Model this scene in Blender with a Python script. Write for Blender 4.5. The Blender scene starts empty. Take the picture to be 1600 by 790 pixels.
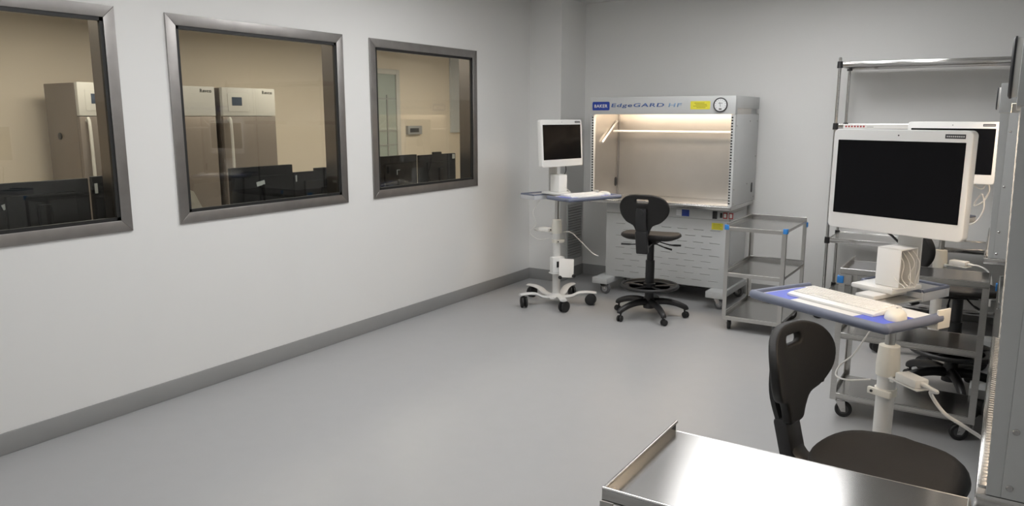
import bpy, bmesh, math, random
from mathutils import Vector, Matrix
random.seed(7)
PI = math.pi
SC = bpy.context.scene
COL = SC.collection

# ------------------------------------------------------------------ camera
PITCH = math.radians(10.198); YAW = math.radians(32.79)
cam_d = bpy.data.cameras.new('camera'); cam = bpy.data.objects.new('camera', cam_d); COL.objects.link(cam)
cam.location = (4.149, 0.0, 1.70)
cam.rotation_euler = (PI/2 - PITCH, 0, YAW)
cam_d.sensor_width = 36.0; cam_d.lens = 36.0*1184/1600; cam_d.clip_start = 0.02; cam_d.clip_end = 60
SC.camera = cam

# ------------------------------------------------------------------ light levels
LAMP_MAIN = 10.6       # ceiling panels of the lab
LAMP_BEYOND = 16.0      # ceiling panels of the office behind the glass
LAMP_HOOD = 20.0       # lamps of the clean benches
CEIL = 2.85
PANELS = [(2.60, 5.30), (3.16, 5.30), (1.3, 4.3), (1.45, 2.3), (2.70, 2.5), (2.0, -0.9)]  # last panel, behind the camera, is added to brighten the nearest bench
PANEL_SIZE = (0.55, 1.20)
w = bpy.data.worlds.new('world'); SC.world = w; w.use_nodes = True
w.node_tree.nodes['Background'].inputs[0].default_value = (0.8, 0.85, 0.9, 1)
w.node_tree.nodes['Background'].inputs[1].default_value = 0.02
SC.view_settings.view_transform = 'Standard'; SC.view_settings.look = 'None'
SC.view_settings.exposure = 0.0; SC.view_settings.gamma = 1.0; SC.view_settings.use_curve_mapping = False

# ------------------------------------------------------------------ materials
def mat(name, col, rough=0.5, metal=0.0, noise=None, bump=None, spec=0.5, emit=None, stretch=None, coat=0.0):
    m = bpy.data.materials.new(name); m.use_nodes = True
    nt = m.node_tree; p = nt.nodes['Principled BSDF']
    p.inputs['Base Color'].default_value = (*col, 1); p.inputs['Roughness'].default_value = rough
    p.inputs['Metallic'].default_value = metal; p.inputs['Specular IOR Level'].default_value = spec
    p.inputs['Coat Weight'].default_value = coat
    tc = None
    if noise or bump:
        tc = nt.nodes.new('ShaderNodeTexCoord'); mp = nt.nodes.new('ShaderNodeMapping')
        nt.links.new(tc.outputs['Object'], mp.inputs['Vector'])
        if stretch: mp.inputs['Scale'].default_value = stretch
    if noise:
        sc, amt = noise
        n = nt.nodes.new('ShaderNodeTexNoise'); n.inputs['Scale'].default_value = sc; n.inputs['Detail'].default_value = 4
        nt.links.new(mp.outputs['Vector'], n.inputs['Vector'])
        r = nt.nodes.new('ShaderNodeMapRange'); r.inputs['To Min'].default_value = 1-amt; r.inputs['To Max'].default_value = 1+amt
        nt.links.new(n.outputs['Fac'], r.inputs['Value'])
        mx = nt.nodes.new('ShaderNodeVectorMath'); mx.operation = 'SCALE'
        mx.inputs[0].default_value = col; nt.links.new(r.outputs['Result'], mx.inputs['Scale'])
        nt.links.new(mx.outputs['Vector'], p.inputs['Base Color'])
    if bump:
        sc, st = bump
        n2 = nt.nodes.new('ShaderNodeTexNoise'); n2.inputs['Scale'].default_value = sc; n2.inputs['Detail'].default_value = 3
        nt.links.new(mp.outputs['Vector'], n2.inputs['Vector'])
        b = nt.nodes.new('ShaderNodeBump'); b.inputs['Strength'].default_value = st; b.inputs['Distance'].default_value = 0.002
        nt.links.new(n2.outputs['Fac'], b.inputs['Height']); nt.links.new(b.outputs['Normal'], p.inputs['Normal'])
    if emit:
        p.inputs['Emission Color'].default_value = (*emit[0], 1); p.inputs['Emission Strength'].default_value = emit[1]
    return m
M = {}
M['wall'] = mat('wall_paint', (0.765, 0.763, 0.748), 0.42, noise=(1.2, 0.015), spec=0.35)
M['ceiling'] = mat('ceiling_paint', (0.70, 0.70, 0.69), 0.6)
M['floor'] = mat('grey_vinyl_floor', (0.365, 0.367, 0.370), 0.36, noise=(9, 0.03), bump=(60, 0.03), spec=0.5)
M['base'] = mat('grey_vinyl_baseboard', (0.28, 0.28, 0.276), 0.5, noise=(6, 0.04))
M['steel'] = mat('brushed_steel', (0.50, 0.49, 0.47), 0.30, 1.0, noise=(14, 0.10), bump=(30, 0.05), stretch=(1, 14, 14))
M['steel_frame'] = mat('brushed_steel_frame', (0.35, 0.335, 0.325), 0.38, 1.0, noise=(8, 0.16), stretch=(30, 1.5, 1.5))
M['jamb'] = mat('dark_steel_jamb', (0.20, 0.18, 0.165), 0.30, 1.0, noise=(8, 0.10), stretch=(30, 1.5, 1.5))
M['steel_top'] = mat('satin_steel_sheet', (0.46, 0.455, 0.445), 0.21, 1.0, noise=(10, 0.05))
M['steel_in'] = mat('satin_steel_liner', (0.60, 0.575, 0.54), 0.34, 1.0, noise=(5, 0.06))
M['chrome'] = mat('chrome', (0.62, 0.61, 0.60), 0.12, 1.0, noise=(20, 0.03))
M['powder'] = mat('pale_grey_powder_coat', (0.505, 0.515, 0.512), 0.45, noise=(40, 0.02), bump=(300, 0.03))
M['powder_blue'] = mat('grey_powder_coat', (0.40, 0.42, 0.425), 0.45, noise=(40, 0.02), bump=(300, 0.03))
M['white'] = mat('white_plastic', (0.76, 0.76, 0.745), 0.38, noise=(30, 0.01))
M['ivory'] = mat('ivory_plastic', (0.72, 0.70, 0.63), 0.42, noise=(30, 0.01))
M['paint_white'] = mat('white_enamel_metal', (0.80, 0.79, 0.76), 0.3, noise=(30, 0.01))
M['cart_white'] = mat('cart_white_metal', (0.66, 0.66, 0.645), 0.4, noise=(25, 0.015))
M['blackplas'] = mat('black_plastic', (0.012, 0.012, 0.013), 0.42, noise=(50, 0.1))
M['foam'] = mat('black_polyurethane', (0.012, 0.0115, 0.0115), 0.55, noise=(60, 0.12), bump=(220, 0.25), spec=0.35)
M['seatfoam'] = mat('dark_polyurethane_seat', (0.020, 0.0185, 0.0175), 0.62, noise=(18, 0.15), bump=(220, 0.25), spec=0.35)
M['rubber'] = mat('grey_rubber', (0.05, 0.05, 0.052), 0.6, noise=(40, 0.08))
M['rubber_grey'] = mat('mid_grey_rubber', (0.11, 0.11, 0.112), 0.6, noise=(40, 0.06))
M['rubber_black'] = mat('black_rubber', (0.012, 0.012, 0.012), 0.6, noise=(40, 0.08))
M['greyhub'] = mat('grey_hub', (0.33, 0.33, 0.33), 0.45, noise=(40, 0.03))
M['bumper'] = mat('blue_bumper_plastic', (0.03, 0.22, 0.60), 0.4, noise=(30, 0.03))
M['traybump'] = mat('slate_blue_bumper', (0.145, 0.165, 0.23), 0.5, noise=(30, 0.03))
M['traygrey'] = mat('light_grey_tray', (0.52, 0.53, 0.55), 0.45, noise=(30, 0.02))
M['bluepad'] = mat('blue_desk_mat', (0.10, 0.14, 0.62), 0.5, noise=(30, 0.03))
M['screen'] = mat('dark_screen_glass', (0.003, 0.003, 0.004), 0.10, noise=(3, 0.05), spec=0.16)
M['label'] = mat('dark_asset_label', (0.03, 0.03, 0.035), 0.5, noise=(60, 0.1))
M['ink'] = mat('pale_ink', (0.55, 0.55, 0.55), 0.6, noise=(50, 0.02))
M['inkdark'] = mat('dark_ink', (0.05, 0.05, 0.04), 0.6, noise=(50, 0.02))
M['inkgold'] = mat('olive_ink', (0.36, 0.33, 0.02), 0.6, noise=(50, 0.02))
M['yellow'] = mat('yellow_sticker', (0.72, 0.66, 0.05), 0.5, noise=(50, 0.02))
M['navy'] = mat('navy_badge', (0.012, 0.045, 0.30), 0.4, noise=(50, 0.02))
M['signblue'] = mat('blue_letters', (0.03, 0.09, 0.30), 0.45, noise=(50, 0.02))
M['signlight'] = mat('light_blue_letters', (0.22, 0.34, 0.52), 0.45, noise=(50, 0.02))
M['dial'] = mat('white_dial', (0.72, 0.73, 0.74), 0.3, noise=(50, 0.02))
M['red'] = mat('red_switch', (0.35, 0.03, 0.03), 0.4, noise=(50, 0.02))
M['slot'] = mat('louvre_shadow_grey', (0.30, 0.30, 0.29), 0.6, noise=(50, 0.02))
M['dark'] = mat('dark_gap', (0.015, 0.015, 0.015), 0.7, noise=(50, 0.02))
M['gasket'] = mat('black_gasket', (0.010, 0.010, 0.010), 0.5, noise=(50, 0.02))
M['cream'] = mat('cream_wall_paint', (0.68, 0.595, 0.475), 0.6, noise=(1.5, 0.02))
M['carpet'] = mat('brown_carpet', (0.14, 0.12, 0.10), 0.9, noise=(80, 0.2))
M['fridgew'] = mat('fridge_white', (0.52, 0.50, 0.45), 0.45, noise=(20, 0.02))
M['fridges'] = mat('fridge_steel', (0.22, 0.185, 0.155), 0.40, 0.5, noise=(6, 0.05), stretch=(1, 1, 12))
M['fridged'] = mat('fridge_dark_gap', (0.03, 0.03, 0.028), 0.5, noise=(20, 0.05))
M['mondark'] = mat('dark_monitor_back', (0.005, 0.005, 0.0055), 0.6, noise=(30, 0.08), spec=0.15)
M['wood'] = mat('grey_desk_laminate', (0.25, 0.24, 0.22), 0.45, noise=(6, 0.05))
M['sticker'] = mat('pale_sticker', (0.55, 0.57, 0.56), 0.6, noise=(50, 0.02))
M['greenglass'] = mat('green_grey_door_panel', (0.34, 0.38, 0.34), 0.3, noise=(4, 0.05))
M['lcd'] = mat('fridge_display', (0.03, 0.04, 0.06), 0.2, noise=(20, 0.05), emit=((0.3, 0.4, 0.5), 0.05))
M['lamp'] = mat('ceiling_lamp', (0.9, 0.9, 0.9), 0.5, emit=((0.99, 0.985, 0.985), LAMP_MAIN))
M['lamp2'] = mat('office_lamp', (0.9, 0.9, 0.9), 0.5, emit=((1.0, 0.92, 0.80), LAMP_BEYOND))
M['lamp3'] = mat('bench_lamp', (0.9, 0.9, 0.9), 0.5, emit=((1.0, 0.80, 0.60), LAMP_HOOD))
M['paper'] = mat('white_paper', (0.74, 0.73, 0.70), 0.7, noise=(30, 0.02))
M['cable'] = mat('white_cable', (0.70, 0.69, 0.66), 0.45, noise=(30, 0.02))
def brush(m, d, amount):
    nt = m.node_tree; p = nt.nodes['Principled BSDF']
    v = nt.nodes.new('ShaderNodeCombineXYZ'); vt = nt.nodes.new('ShaderNodeVectorTransform')
    for i in range(3): v.inputs[i].default_value = d[i]
    vt.vector_type = 'VECTOR'; vt.convert_from = 'OBJECT'; vt.convert_to = 'WORLD'
    nt.links.new(v.outputs[0], vt.inputs[0]); nt.links.new(vt.outputs[0], p.inputs['Tangent'])
    p.inputs['Anisotropic'].default_value = amount
brush(M['steel_top'], (0, 1, 0), 0.8)
def glass_mat():
    m = bpy.data.materials.new('window_glass'); m.use_nodes = True; nt = m.node_tree
    nt.nodes.clear(); out = nt.nodes.new('ShaderNodeOutputMaterial')
    tr = nt.nodes.new('ShaderNodeBsdfTransparent'); tr.inputs[0].default_value = (0.90, 0.91, 0.89, 1)
    gl = nt.nodes.new('ShaderNodeBsdfGlossy'); gl.inputs['Roughness'].default_value = 0.0
    fr = nt.nodes.new('ShaderNodeFresnel'); ge = nt.nodes.new('ShaderNodeNewGeometry'); mr = nt.nodes.new('ShaderNodeMapRange')
    mr.inputs['To Min'].default_value = 1.5; mr.inputs['To Max'].default_value = 1/1.5
    nt.links.new(ge.outputs['Backfacing'], mr.inputs['Value']); nt.links.new(mr.outputs[0], fr.inputs['IOR'])
    mx = nt.nodes.new('ShaderNodeMixShader')
    nt.links.new(fr.outputs[0], mx.inputs[0]); nt.links.new(tr.outputs[0], mx.inputs[1]); nt.links.new(gl.outputs[0], mx.inputs[2])
    nt.links.new(mx.outputs[0], out.inputs[0]); return m
M['glass'] = glass_mat()

# ------------------------------------------------------------------ mesh builder
class MB:
    def __init__(s): s.bm = bmesh.new(); s.mats = []
    def mi(s, m):
        if m is None: m = M['white']
        if isinstance(m, str): m = M[m]
        if m not in s.mats: s.mats.append(m)
        return s.mats.index(m)
    def _fin(s, faces, m, sm=False):
        i = s.mi(m)
        for f in faces: f.material_index = i; f.smooth = sm
    def box(s, a, b, m=None, bev=0.0, seg=2, T=None):
        a = Vector(a); b = Vector(b); lo = Vector(map(min, a, b)); hi = Vector(map(max, a, b))
        t = bmesh.new(); r = bmesh.ops.create_cube(t, size=1)
        d = hi-lo
        for v in t.verts: v.co = Vector(((v.co.x+.5)*d.x, (v.co.y+.5)*d.y, (v.co.z+.5)*d.z))+lo
        if bev > 0:
            bmesh.ops.bevel(t, geom=list(t.edges), offset=min(bev, 0.49*min(d)), segments=seg, affect='EDGES', profile=0.5)
        s.merge(t, m, bev > 0, T); return s
    def merge(s, t, m, sm=True, T=None):
        if T is not None: t.transform(T)
        mp = {}
        for v in t.verts: mp[v] = s.bm.verts.new(v.co)
        fs = []
        for f in t.faces:
            try: fs.append(s.bm.faces.new([mp[v] for v in f.verts]))
            except ValueError: pass
        s._fin(fs, m, sm); t.free()
    def cyl(s, p0, p1, r, m=None, seg=20, r2=None, cap=True):
        return s.tube([p0, p1], [r, r if r2 is None else r2], m, seg, cap)
    def tube(s, pts, r, m=None, seg=10, cap=True, flat=None):
        pts = [Vector(p) for p in pts]; n = len(pts)
        rs = r if isinstance(r, (list, tuple)) else [r]*n
        rings = []; prev = None
        for i, p in enumerate(pts):
            t = (pts[min(i+1, n-1)]-pts[max(i-1, 0)]).normalized()
            if prev is None:
                ref = Vector((0, 0, 1)) if abs(t.z) < 0.9 else Vector((1, 0, 0))
                u = (ref-t*ref.dot(t)).normalized()
            else: u = (prev-t*prev.dot(t)).normalized()
            prev = u; v = t.cross(u)
            k = flat if flat else 1.0
            rings.append([s.bm.verts.new(p+(u*math.cos(2*PI*j/seg)*k+v*math.sin(2*PI*j/seg))*rs[i]) for j in range(seg)])
        fs = []
        for a, b in zip(rings, rings[1:]):
            for j in range(seg): fs.append(s.bm.faces.new((a[j], a[(j+1) % seg], b[(j+1) % seg], b[j])))
        if cap: fs.append(s.bm.faces.new(rings[0][::-1])); fs.append(s.bm.faces.new(rings[-1]))
        s._fin(fs, m, True); return s
    def ring(s, c, R, r, m=None, seg=40, k=10, axis='z', arc=1.0):
        pts = []
        cnt = seg if arc >= 1 else seg+1
        loops = []
        for i in range(cnt):
            a = 2*PI*arc*i/seg; loop = []
            for j in range(k):
                b = 2*PI*j/k; rr = R+r*math.cos(b); h = r*math.sin(b)
                p = Vector((rr*math.cos(a), rr*math.sin(a), h))
                if axis == 'y': p = Vector((p.x, p.z, p.y))
                if axis == 'x': p = Vector((p.z, p.x, p.y))
                loop.append(s.bm.verts.new(Vector(c)+p))
            loops.append(loop)
        fs = []
        for i in range(seg):
            A = loops[i]; B = loops[(i+1) % cnt]
            for j in range(k): fs.append(s.bm.faces.new((A[j], B[j], B[(j+1) % k], A[(j+1) % k])))
        s._fin(fs, m, True); return s
    def lathe(s, prof, m=None, seg=32, T=None):
        t = bmesh.new(); loops = []
        for (r, z) in prof:
            loops.append([t.verts.new((r*math.cos(2*PI*j/seg), r*math.sin(2*PI*j/seg), z)) for j in range(seg)])
        for a, b in zip(loops, loops[1:]):
            for j in range(seg): t.faces.new((a[j], a[(j+1) % seg], b[(j+1) % seg], b[j]))
        t.faces.new(loops[0][::-1]); t.faces.new(loops[-1])
        s.merge(t, m, True, T); return s
    def prism(s, outline, h0, h1, m=None, plane='xy', bev=0.0, holes=(), sub=0, T=None, warp=None):
        # outline in 2D, extruded between h0 and h1 along the third axis
        t = bmesh.new(); ed = []
        for loop in [outline]+list(holes):
            vs = [t.verts.new((x, y, h0)) for x, y in loop]
            ed += [t.edges.new((vs[i], vs[(i+1) % len(vs)])) for i in range(len(vs))]
        if holes or len(outline) > 8:
            bmesh.ops.triangle_fill(t, use_beauty=True, use_dissolve=False, edges=ed)
        else: t.faces.new(t.verts)
        for _ in range(sub):
            bmesh.ops.subdivide_edges(t, edges=[e for e in t.edges if e.calc_length() > 0.03], cuts=1, use_grid_fill=True)
            bmesh.ops.triangulate(t, faces=[f for f in t.faces if len(f.verts) > 4])
        bmesh.ops.recalc_face_normals(t, faces=t.faces)
        g = bmesh.ops.extrude_face_region(t, geom=list(t.faces))
        for v in g['geom']:
            if isinstance(v, bmesh.types.BMVert): v.co.z = h1
        bmesh.ops.recalc_face_normals(t, faces=t.faces)
        if bev > 0:
            t.normal_update()
            e = [e for e in t.edges if len(e.link_faces) == 2 and abs(e.calc_face_angle(0)) > 1.2 and abs(e.verts[0].co.z-e.verts[1].co.z) < 1e-6]
            bmesh.ops.bevel(t, geom=e, offset=bev, segments=3, affect='EDGES', profile=0.5)
        if warp:
            for v in t.verts: v.co = Vector(warp(v.co))
        if plane == 'xz':
            for v in t.verts: v.co = Vector((v.co.x, v.co.z, v.co.y))
        if plane == 'yz':
            for v in t.verts: v.co = Vector((v.co.z, v.co.x, v.co.y))
        bmesh.ops.recalc_face_normals(t, faces=t.faces)
        s.merge(t, m, bev > 0, T); return s
    def build(s, name, parent=None, m=None, T=None, sharp=40):
        me = bpy.data.meshes.new(name)
        if T is not None: s.bm.transform(T)
        s.bm.normal_update(); s.bm.to_mesh(me); s.bm.free()
        for x in (s.mats or [M['white']]): me.materials.append(x)
        if any(p.use_smooth for p in me.polygons): me.set_sharp_from_angle(angle=math.radians(sharp))
        o = bpy.data.objects.new(name, me); COL.objects.link(o)
        if parent is not None: o.parent = parent
        return o
def tag(o, label, cat, group=None):
    o['label'] = label; o['category'] = cat
    if group: o['group'] = group
    return o
def empty(name, loc, rz=0.0):
    o = bpy.data.objects.new(name, None); COL.objects.link(o); o.empty_display_size = 0.05
    o.location = loc; o.rotation_euler = (0, 0, rz); return o
def struct(o, kind='structure'): o['kind'] = kind; return o
def copy_tree(o, parent=None):
    kids = list(o.children)
    c = o.copy(); COL.objects.link(c)
    if parent is not None: c.parent = parent
    for k in kids: copy_tree(k, c)
    return c
def smooth_path(pts, n=8):
    P = [Vector(p) for p in pts]; out = []
    for i in range(len(P)-1):
        p0 = P[max(i-1, 0)]; p1 = P[i]; p2 = P[i+1]; p3 = P[min(i+2, len(P)-1)]
        for k in range(n):
            t = k/n
            out.append(0.5*((2*p1)+(p2-p0)*t+(2*p0-5*p1+4*p2-p3)*t*t+(3*p1-p0-3*p2+p3)*t**3))
    out.append(P[-1]); return out
def rrect(x0, y0, x1, y1, r, n=6):
    pts = []
    for cx, cy, a0 in ((x1-r, y1-r, 0), (x0+r, y1-r, 90), (x0+r, y0+r, 180), (x1-r, y0+r, 270)):
        for i in range(n+1):
            a = math.radians(a0+90*i/n); pts.append((cx+r*math.cos(a), cy+r*math.sin(a)))
    return pts
def text_mesh(body, size, width, m, name, parent, T, depth=0.0015, bold=0.0, shear=0.0):
    cu = bpy.data.curves.new('txt', 'FONT'); cu.body = body; cu.size = 1; cu.extrude = 0.0; cu.align_x = 'CENTER'; cu.align_y = 'CENTER'
    cu.offset = bold; cu.shear = shear; cu.resolution_u = 4; cu.space_character = 1.12
    to = bpy.data.objects.new('txt', cu); COL.objects.link(to); bpy.context.view_layer.update()
    me = bpy.data.meshes.new_from_object(to.evaluated_get(bpy.context.evaluated_depsgraph_get()))
    bpy.data.objects.remove(to); bpy.data.curves.remove(cu)
    xs = [v.co.x for v in me.vertices]; ys = [v.co.y for v in me.vertices]
    cx = (max(xs)+min(xs))/2; cy = (max(ys)+min(ys))/2; sx = width/(max(xs)-min(xs)); sy = size/(max(ys)-min(ys))
    bm = bmesh.new(); bm.from_mesh(me); bpy.data.meshes.remove(me)
    for v in bm.verts: v.co = Vector(((v.co.x-cx)*sx, (v.co.y-cy)*sy, 0))
    r = bmesh.ops.extrude_face_region(bm, geom=list(bm.faces))
    for v in r['geom']:
        if isinstance(v, bmesh.types.BMVert): v.co.z = depth
    bm.transform(T); bmesh.ops.recalc_face_normals(bm, faces=bm.faces)
    me2 = bpy.data.meshes.new(name); bm.to_mesh(me2); bm.free(); me2.materials.append(M[m] if isinstance(m, str) else m)
    o = bpy.data.objects.new(name, me2); COL.objects.link(o); o.parent = parent; return o
def Rm(ax, deg): return Matrix.Rotation(math.radians(deg), 4, ax)
def Tm(*p): return Matrix.Translation(Vector(p))
FRONT = Rm('X', 90)          # xy drawing -> stands in the xz plane, facing -y

# ------------------------------------------------------------------ room shell
XR = 4.98; YB = 7.30; YF = -1.6; TH = 0.15
WIN = [(1.02, 2.43), (2.73, 4.14), (4.42, 5.83)]; WZ0, WZ1 = 1.06, 2.29
FW = 0.065
MB().box((-3.45, YF, -0.10), (XR+0.1, 10.6, 0), 'floor').build('floor')
struct(bpy.data.objects['floor'])
struct(MB().box((0, YF, CEIL), (XR+0.1, YB+0.1, CEIL+0.1), 'ceiling').build('ceiling'))
b = MB()
hy = [(a+0.055, c-0.055) for a, c in WIN]; hz0, hz1 = WZ0+0.055, WZ1-0.055
b.box((-TH, YF, 0), (0, 10.6, hz0), 'wall').box((-TH, YF, hz1), (0, 10.6, CEIL), 'wall')
ys = [YF]+[v for p in hy for v in p]+[10.6]
for i in range(0, len(ys), 2): b.box((-TH, ys[i], hz0), (0, ys[i+1], hz1), 'wall')
struct(b.build('wall_left'))
struct(MB().box((0, YB, 0), (XR+0.1, YB+0.1, CEIL), 'wall').build('wall_back'))
struct(MB().box((XR, YF, 0), (XR+0.1, YB, CEIL), 'wall').build('wall_right'))
struct(MB().box((0, YF-0.1, 0), (XR+0.1, YF, CEIL), 'wall').build('wall_front'))
CHX, CHY = 0.365, 6.78
struct(MB().box((0, CHY, 0), (CHX, YB, CEIL), 'wall').build('wall_chase'))
BH = 0.115; BT = 0.012
def baseb(name, a, c): struct(MB().box(a, c, 'base', 0.004).build(name))
baseb('baseboard_left', (0, YF, 0), (BT, CHY, BH))
baseb('baseboard_chase', (0, CHY-BT, 0), (CHX+BT, CHY, BH))
baseb('baseboard_chase_side', (CHX, CHY, 0), (CHX+BT, YB, BH))
baseb('baseboard_back', (CHX+BT, YB-BT, 0), (XR, YB, BH))
baseb('baseboard_right', (XR-BT, YF, 0), (XR, YB-BT, BH))

def window(n, y0, y1):
    z0, z1 = WZ0, WZ1
    r = empty('window_%d' % n, (0, (y0+y1)/2, z0)); struct(r)
    T = Tm(0, -(y0+y1)/2, -z0)
    f = MB(); P = 0.012
    # mitred trim ring
    def quad(p):  # four (y,z) corners -> prism along x
        f.prism(p, 0.0005, P, 'steel_frame', 'yz', bev=0.002)
    yi0, yi1, zi0, zi1 = y0+FW, y1-FW, z0+FW, z1-FW; g = 0.0006
    quad([(y0, z0), (y1, z0), (yi1, zi0-g), (yi0, zi0-g)]); quad([(y0, z1), (yi0, zi1+g), (yi1, zi1+g), (y1, z1)])
    quad([(y0, z0+g), (yi0-g, zi0), (yi0-g, zi1), (y0, z1-g)]); quad([(y1, z0+g), (y1, z1-g), (yi1+g, zi1), (yi1+g, zi0)])
    fr = f.build('window_frame', r, T=T)
    k = MB(); gw = 0.019
    for a, c in (((-0.012, yi0-0.002, zi0-0.002), (0.006, yi1+0.002, zi0+gw)), ((-0.012, yi0-0.002, zi1-gw), (0.006, yi1+0.002, zi1+0.002)),
                 ((-0.012, yi0-0.002, zi0), (0.006, yi0+gw, zi1)), ((-0.012, yi1-gw, zi0), (0.006, yi1+0.002, zi1))):
        k.box(a, c, 'gasket')
    k.build('window_gasket', r, T=T)
    j = MB(); e = 0.004; h0, h1 = y0+0.056, y1-0.056; v0, v1 = z0+0.056, z1-0.056
    for a, c in (((-TH, h0, v0), (-0.013, h1, v0+e)), ((-TH, h0, v1-e), (-0.013, h1, v1)), ((-TH, h0, v0+e), (-0.013, h0+e, v1-e)), ((-TH, h1-e, v0+e), (-0.013, h1, v1-e))):
        j.box(a, c, 'jamb')
    j.build('window_jamb', r, T=T)
    MB().box((-0.006, yi0+0.004, zi0+0.004), (-0.002, yi1-0.004, zi1-0.004), 'glass').build('window_pane', r, T=T)
for i, (a, c) in enumerate(WIN): window(i+1, a, c)

# ceiling lamps of the lab, the last one added as fill
def ceiling_lamp(x, y, z, size, lampmat, label, grp):
    r = empty('ceiling_light', (x, y, z)); tag(r, label, 'ceiling light', grp)
    sx, sy = size[0]/2, size[1]/2; t = 0.03
    f = MB()
    for a, c in (((-sx-t, -sy-t, -0.02), (sx+t, -sy, 0)), ((-sx-t, sy, -0.02), (sx+t, sy+t, 0)), ((-sx-t, -sy, -0.02), (-sx, sy, 0)), ((sx, -sy, -0.02), (sx+t, sy, 0))): f.box(a, c, 'paint_white', 0.003)
    f.build('light_frame', r)
    MB().box((-sx, -sy, -0.012), (sx, sy, -0.002), lampmat).build('light_diffuser', r)
for x, y in PANELS: ceiling_lamp(x, y, CEIL, PANEL_SIZE, 'lamp', 'unseen white recessed ceiling light panel above the grey lab floor', 'lab ceiling light panels')

# wall vent on the side of the chase
v = empty('wall_vent', (CHX, 7.095, 0.2)); tag(v, 'white louvred return air grille low on the corner chase beside the bench', 'vent')
f = MB(); y0, y1, h = -0.165, 0.165, 0.60
for a, c in (((0, y0, 0), (0.012, y1, 0.02)), ((0, y0, h-0.02), (0.012, y1, h)), ((0, y0, 0.02), (0.012, y0+0.02, h-0.02)), ((0, y1-0.02, 0.02), (0.012, y1, h-0.02))): f.box(a, c, 'powder', 0.002)
f.build('vent_frame', v)
MB().box((0.0005, y0+0.02, 0.02), (0.002, y1-0.02, h-0.02), 'slot').build('vent_backing', v)
f = MB()
for i in range(20):
    z = 0.034+i*0.0282
    f.box((-0.011, y0+0.02, -0.0012), (0.011, y1-0.02, 0.0012), 'powder', T=Tm(0.010, 0, z)@Rm('Y', 42))
f.build('vent_louvre', v)

# ------------------------------------------------------------------ clean bench (laminar flow hood)
HW, HD = 1.37, 0.76; CT = 0.93
def caster(par, x, y, wr=0.05, ww=0.024, top=0.115, tyre='rubber', fork='chrome', ang=0.0, hub='greyhub', name='caster'):
    T = Tm(x, y, 0)@Matrix.Rotation(ang, 4, 'Z')
    f = MB(); o = wr*0.45
    f.cyl((0, 0, top-0.012), (0, 0, top), 0.024, fork)
    for sgn in (-1, 1):
        f.prism([(-o-0.012, wr-0.012), (-o+0.012, wr-0.012), (0.026, top-0.012), (-0.026, top-0.012)], sgn*(ww/2+0.003), sgn*(ww/2+0.006), fork, 'xz')
    f.box((-0.026, -ww/2-0.006, top-0.016), (0.026, ww/2+0.006, top-0.011), fork)
    f.cyl((-o, -ww/2-0.009, wr), (-o, ww/2+0.009, wr), 0.007, fork, 10)
    cst = f.build(name, par, T=T)
    g = MB()
    g.lathe([(wr*0.62, -ww/2*0.9), (wr*0.9, -ww/2), (wr, -ww/2*0.6), (wr, ww/2*0.6), (wr*0.9, ww/2), (wr*0.62, ww/2*0.9)], tyre, 28, T=Tm(-o, 0, wr)@Rm('X', 90))
    g.lathe([(0.006, -ww/2*0.98), (wr*0.58, -ww/2*0.98), (wr*0.62, -ww/2*0.7), (wr*0.62, ww/2*0.7), (wr*0.58, ww/2*0.98), (0.006, ww/2*0.98)], hub, 24, T=Tm(-o, 0, wr)@Rm('X', 90))
    g.build('wheel', cst, T=T)
    return cst
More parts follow.
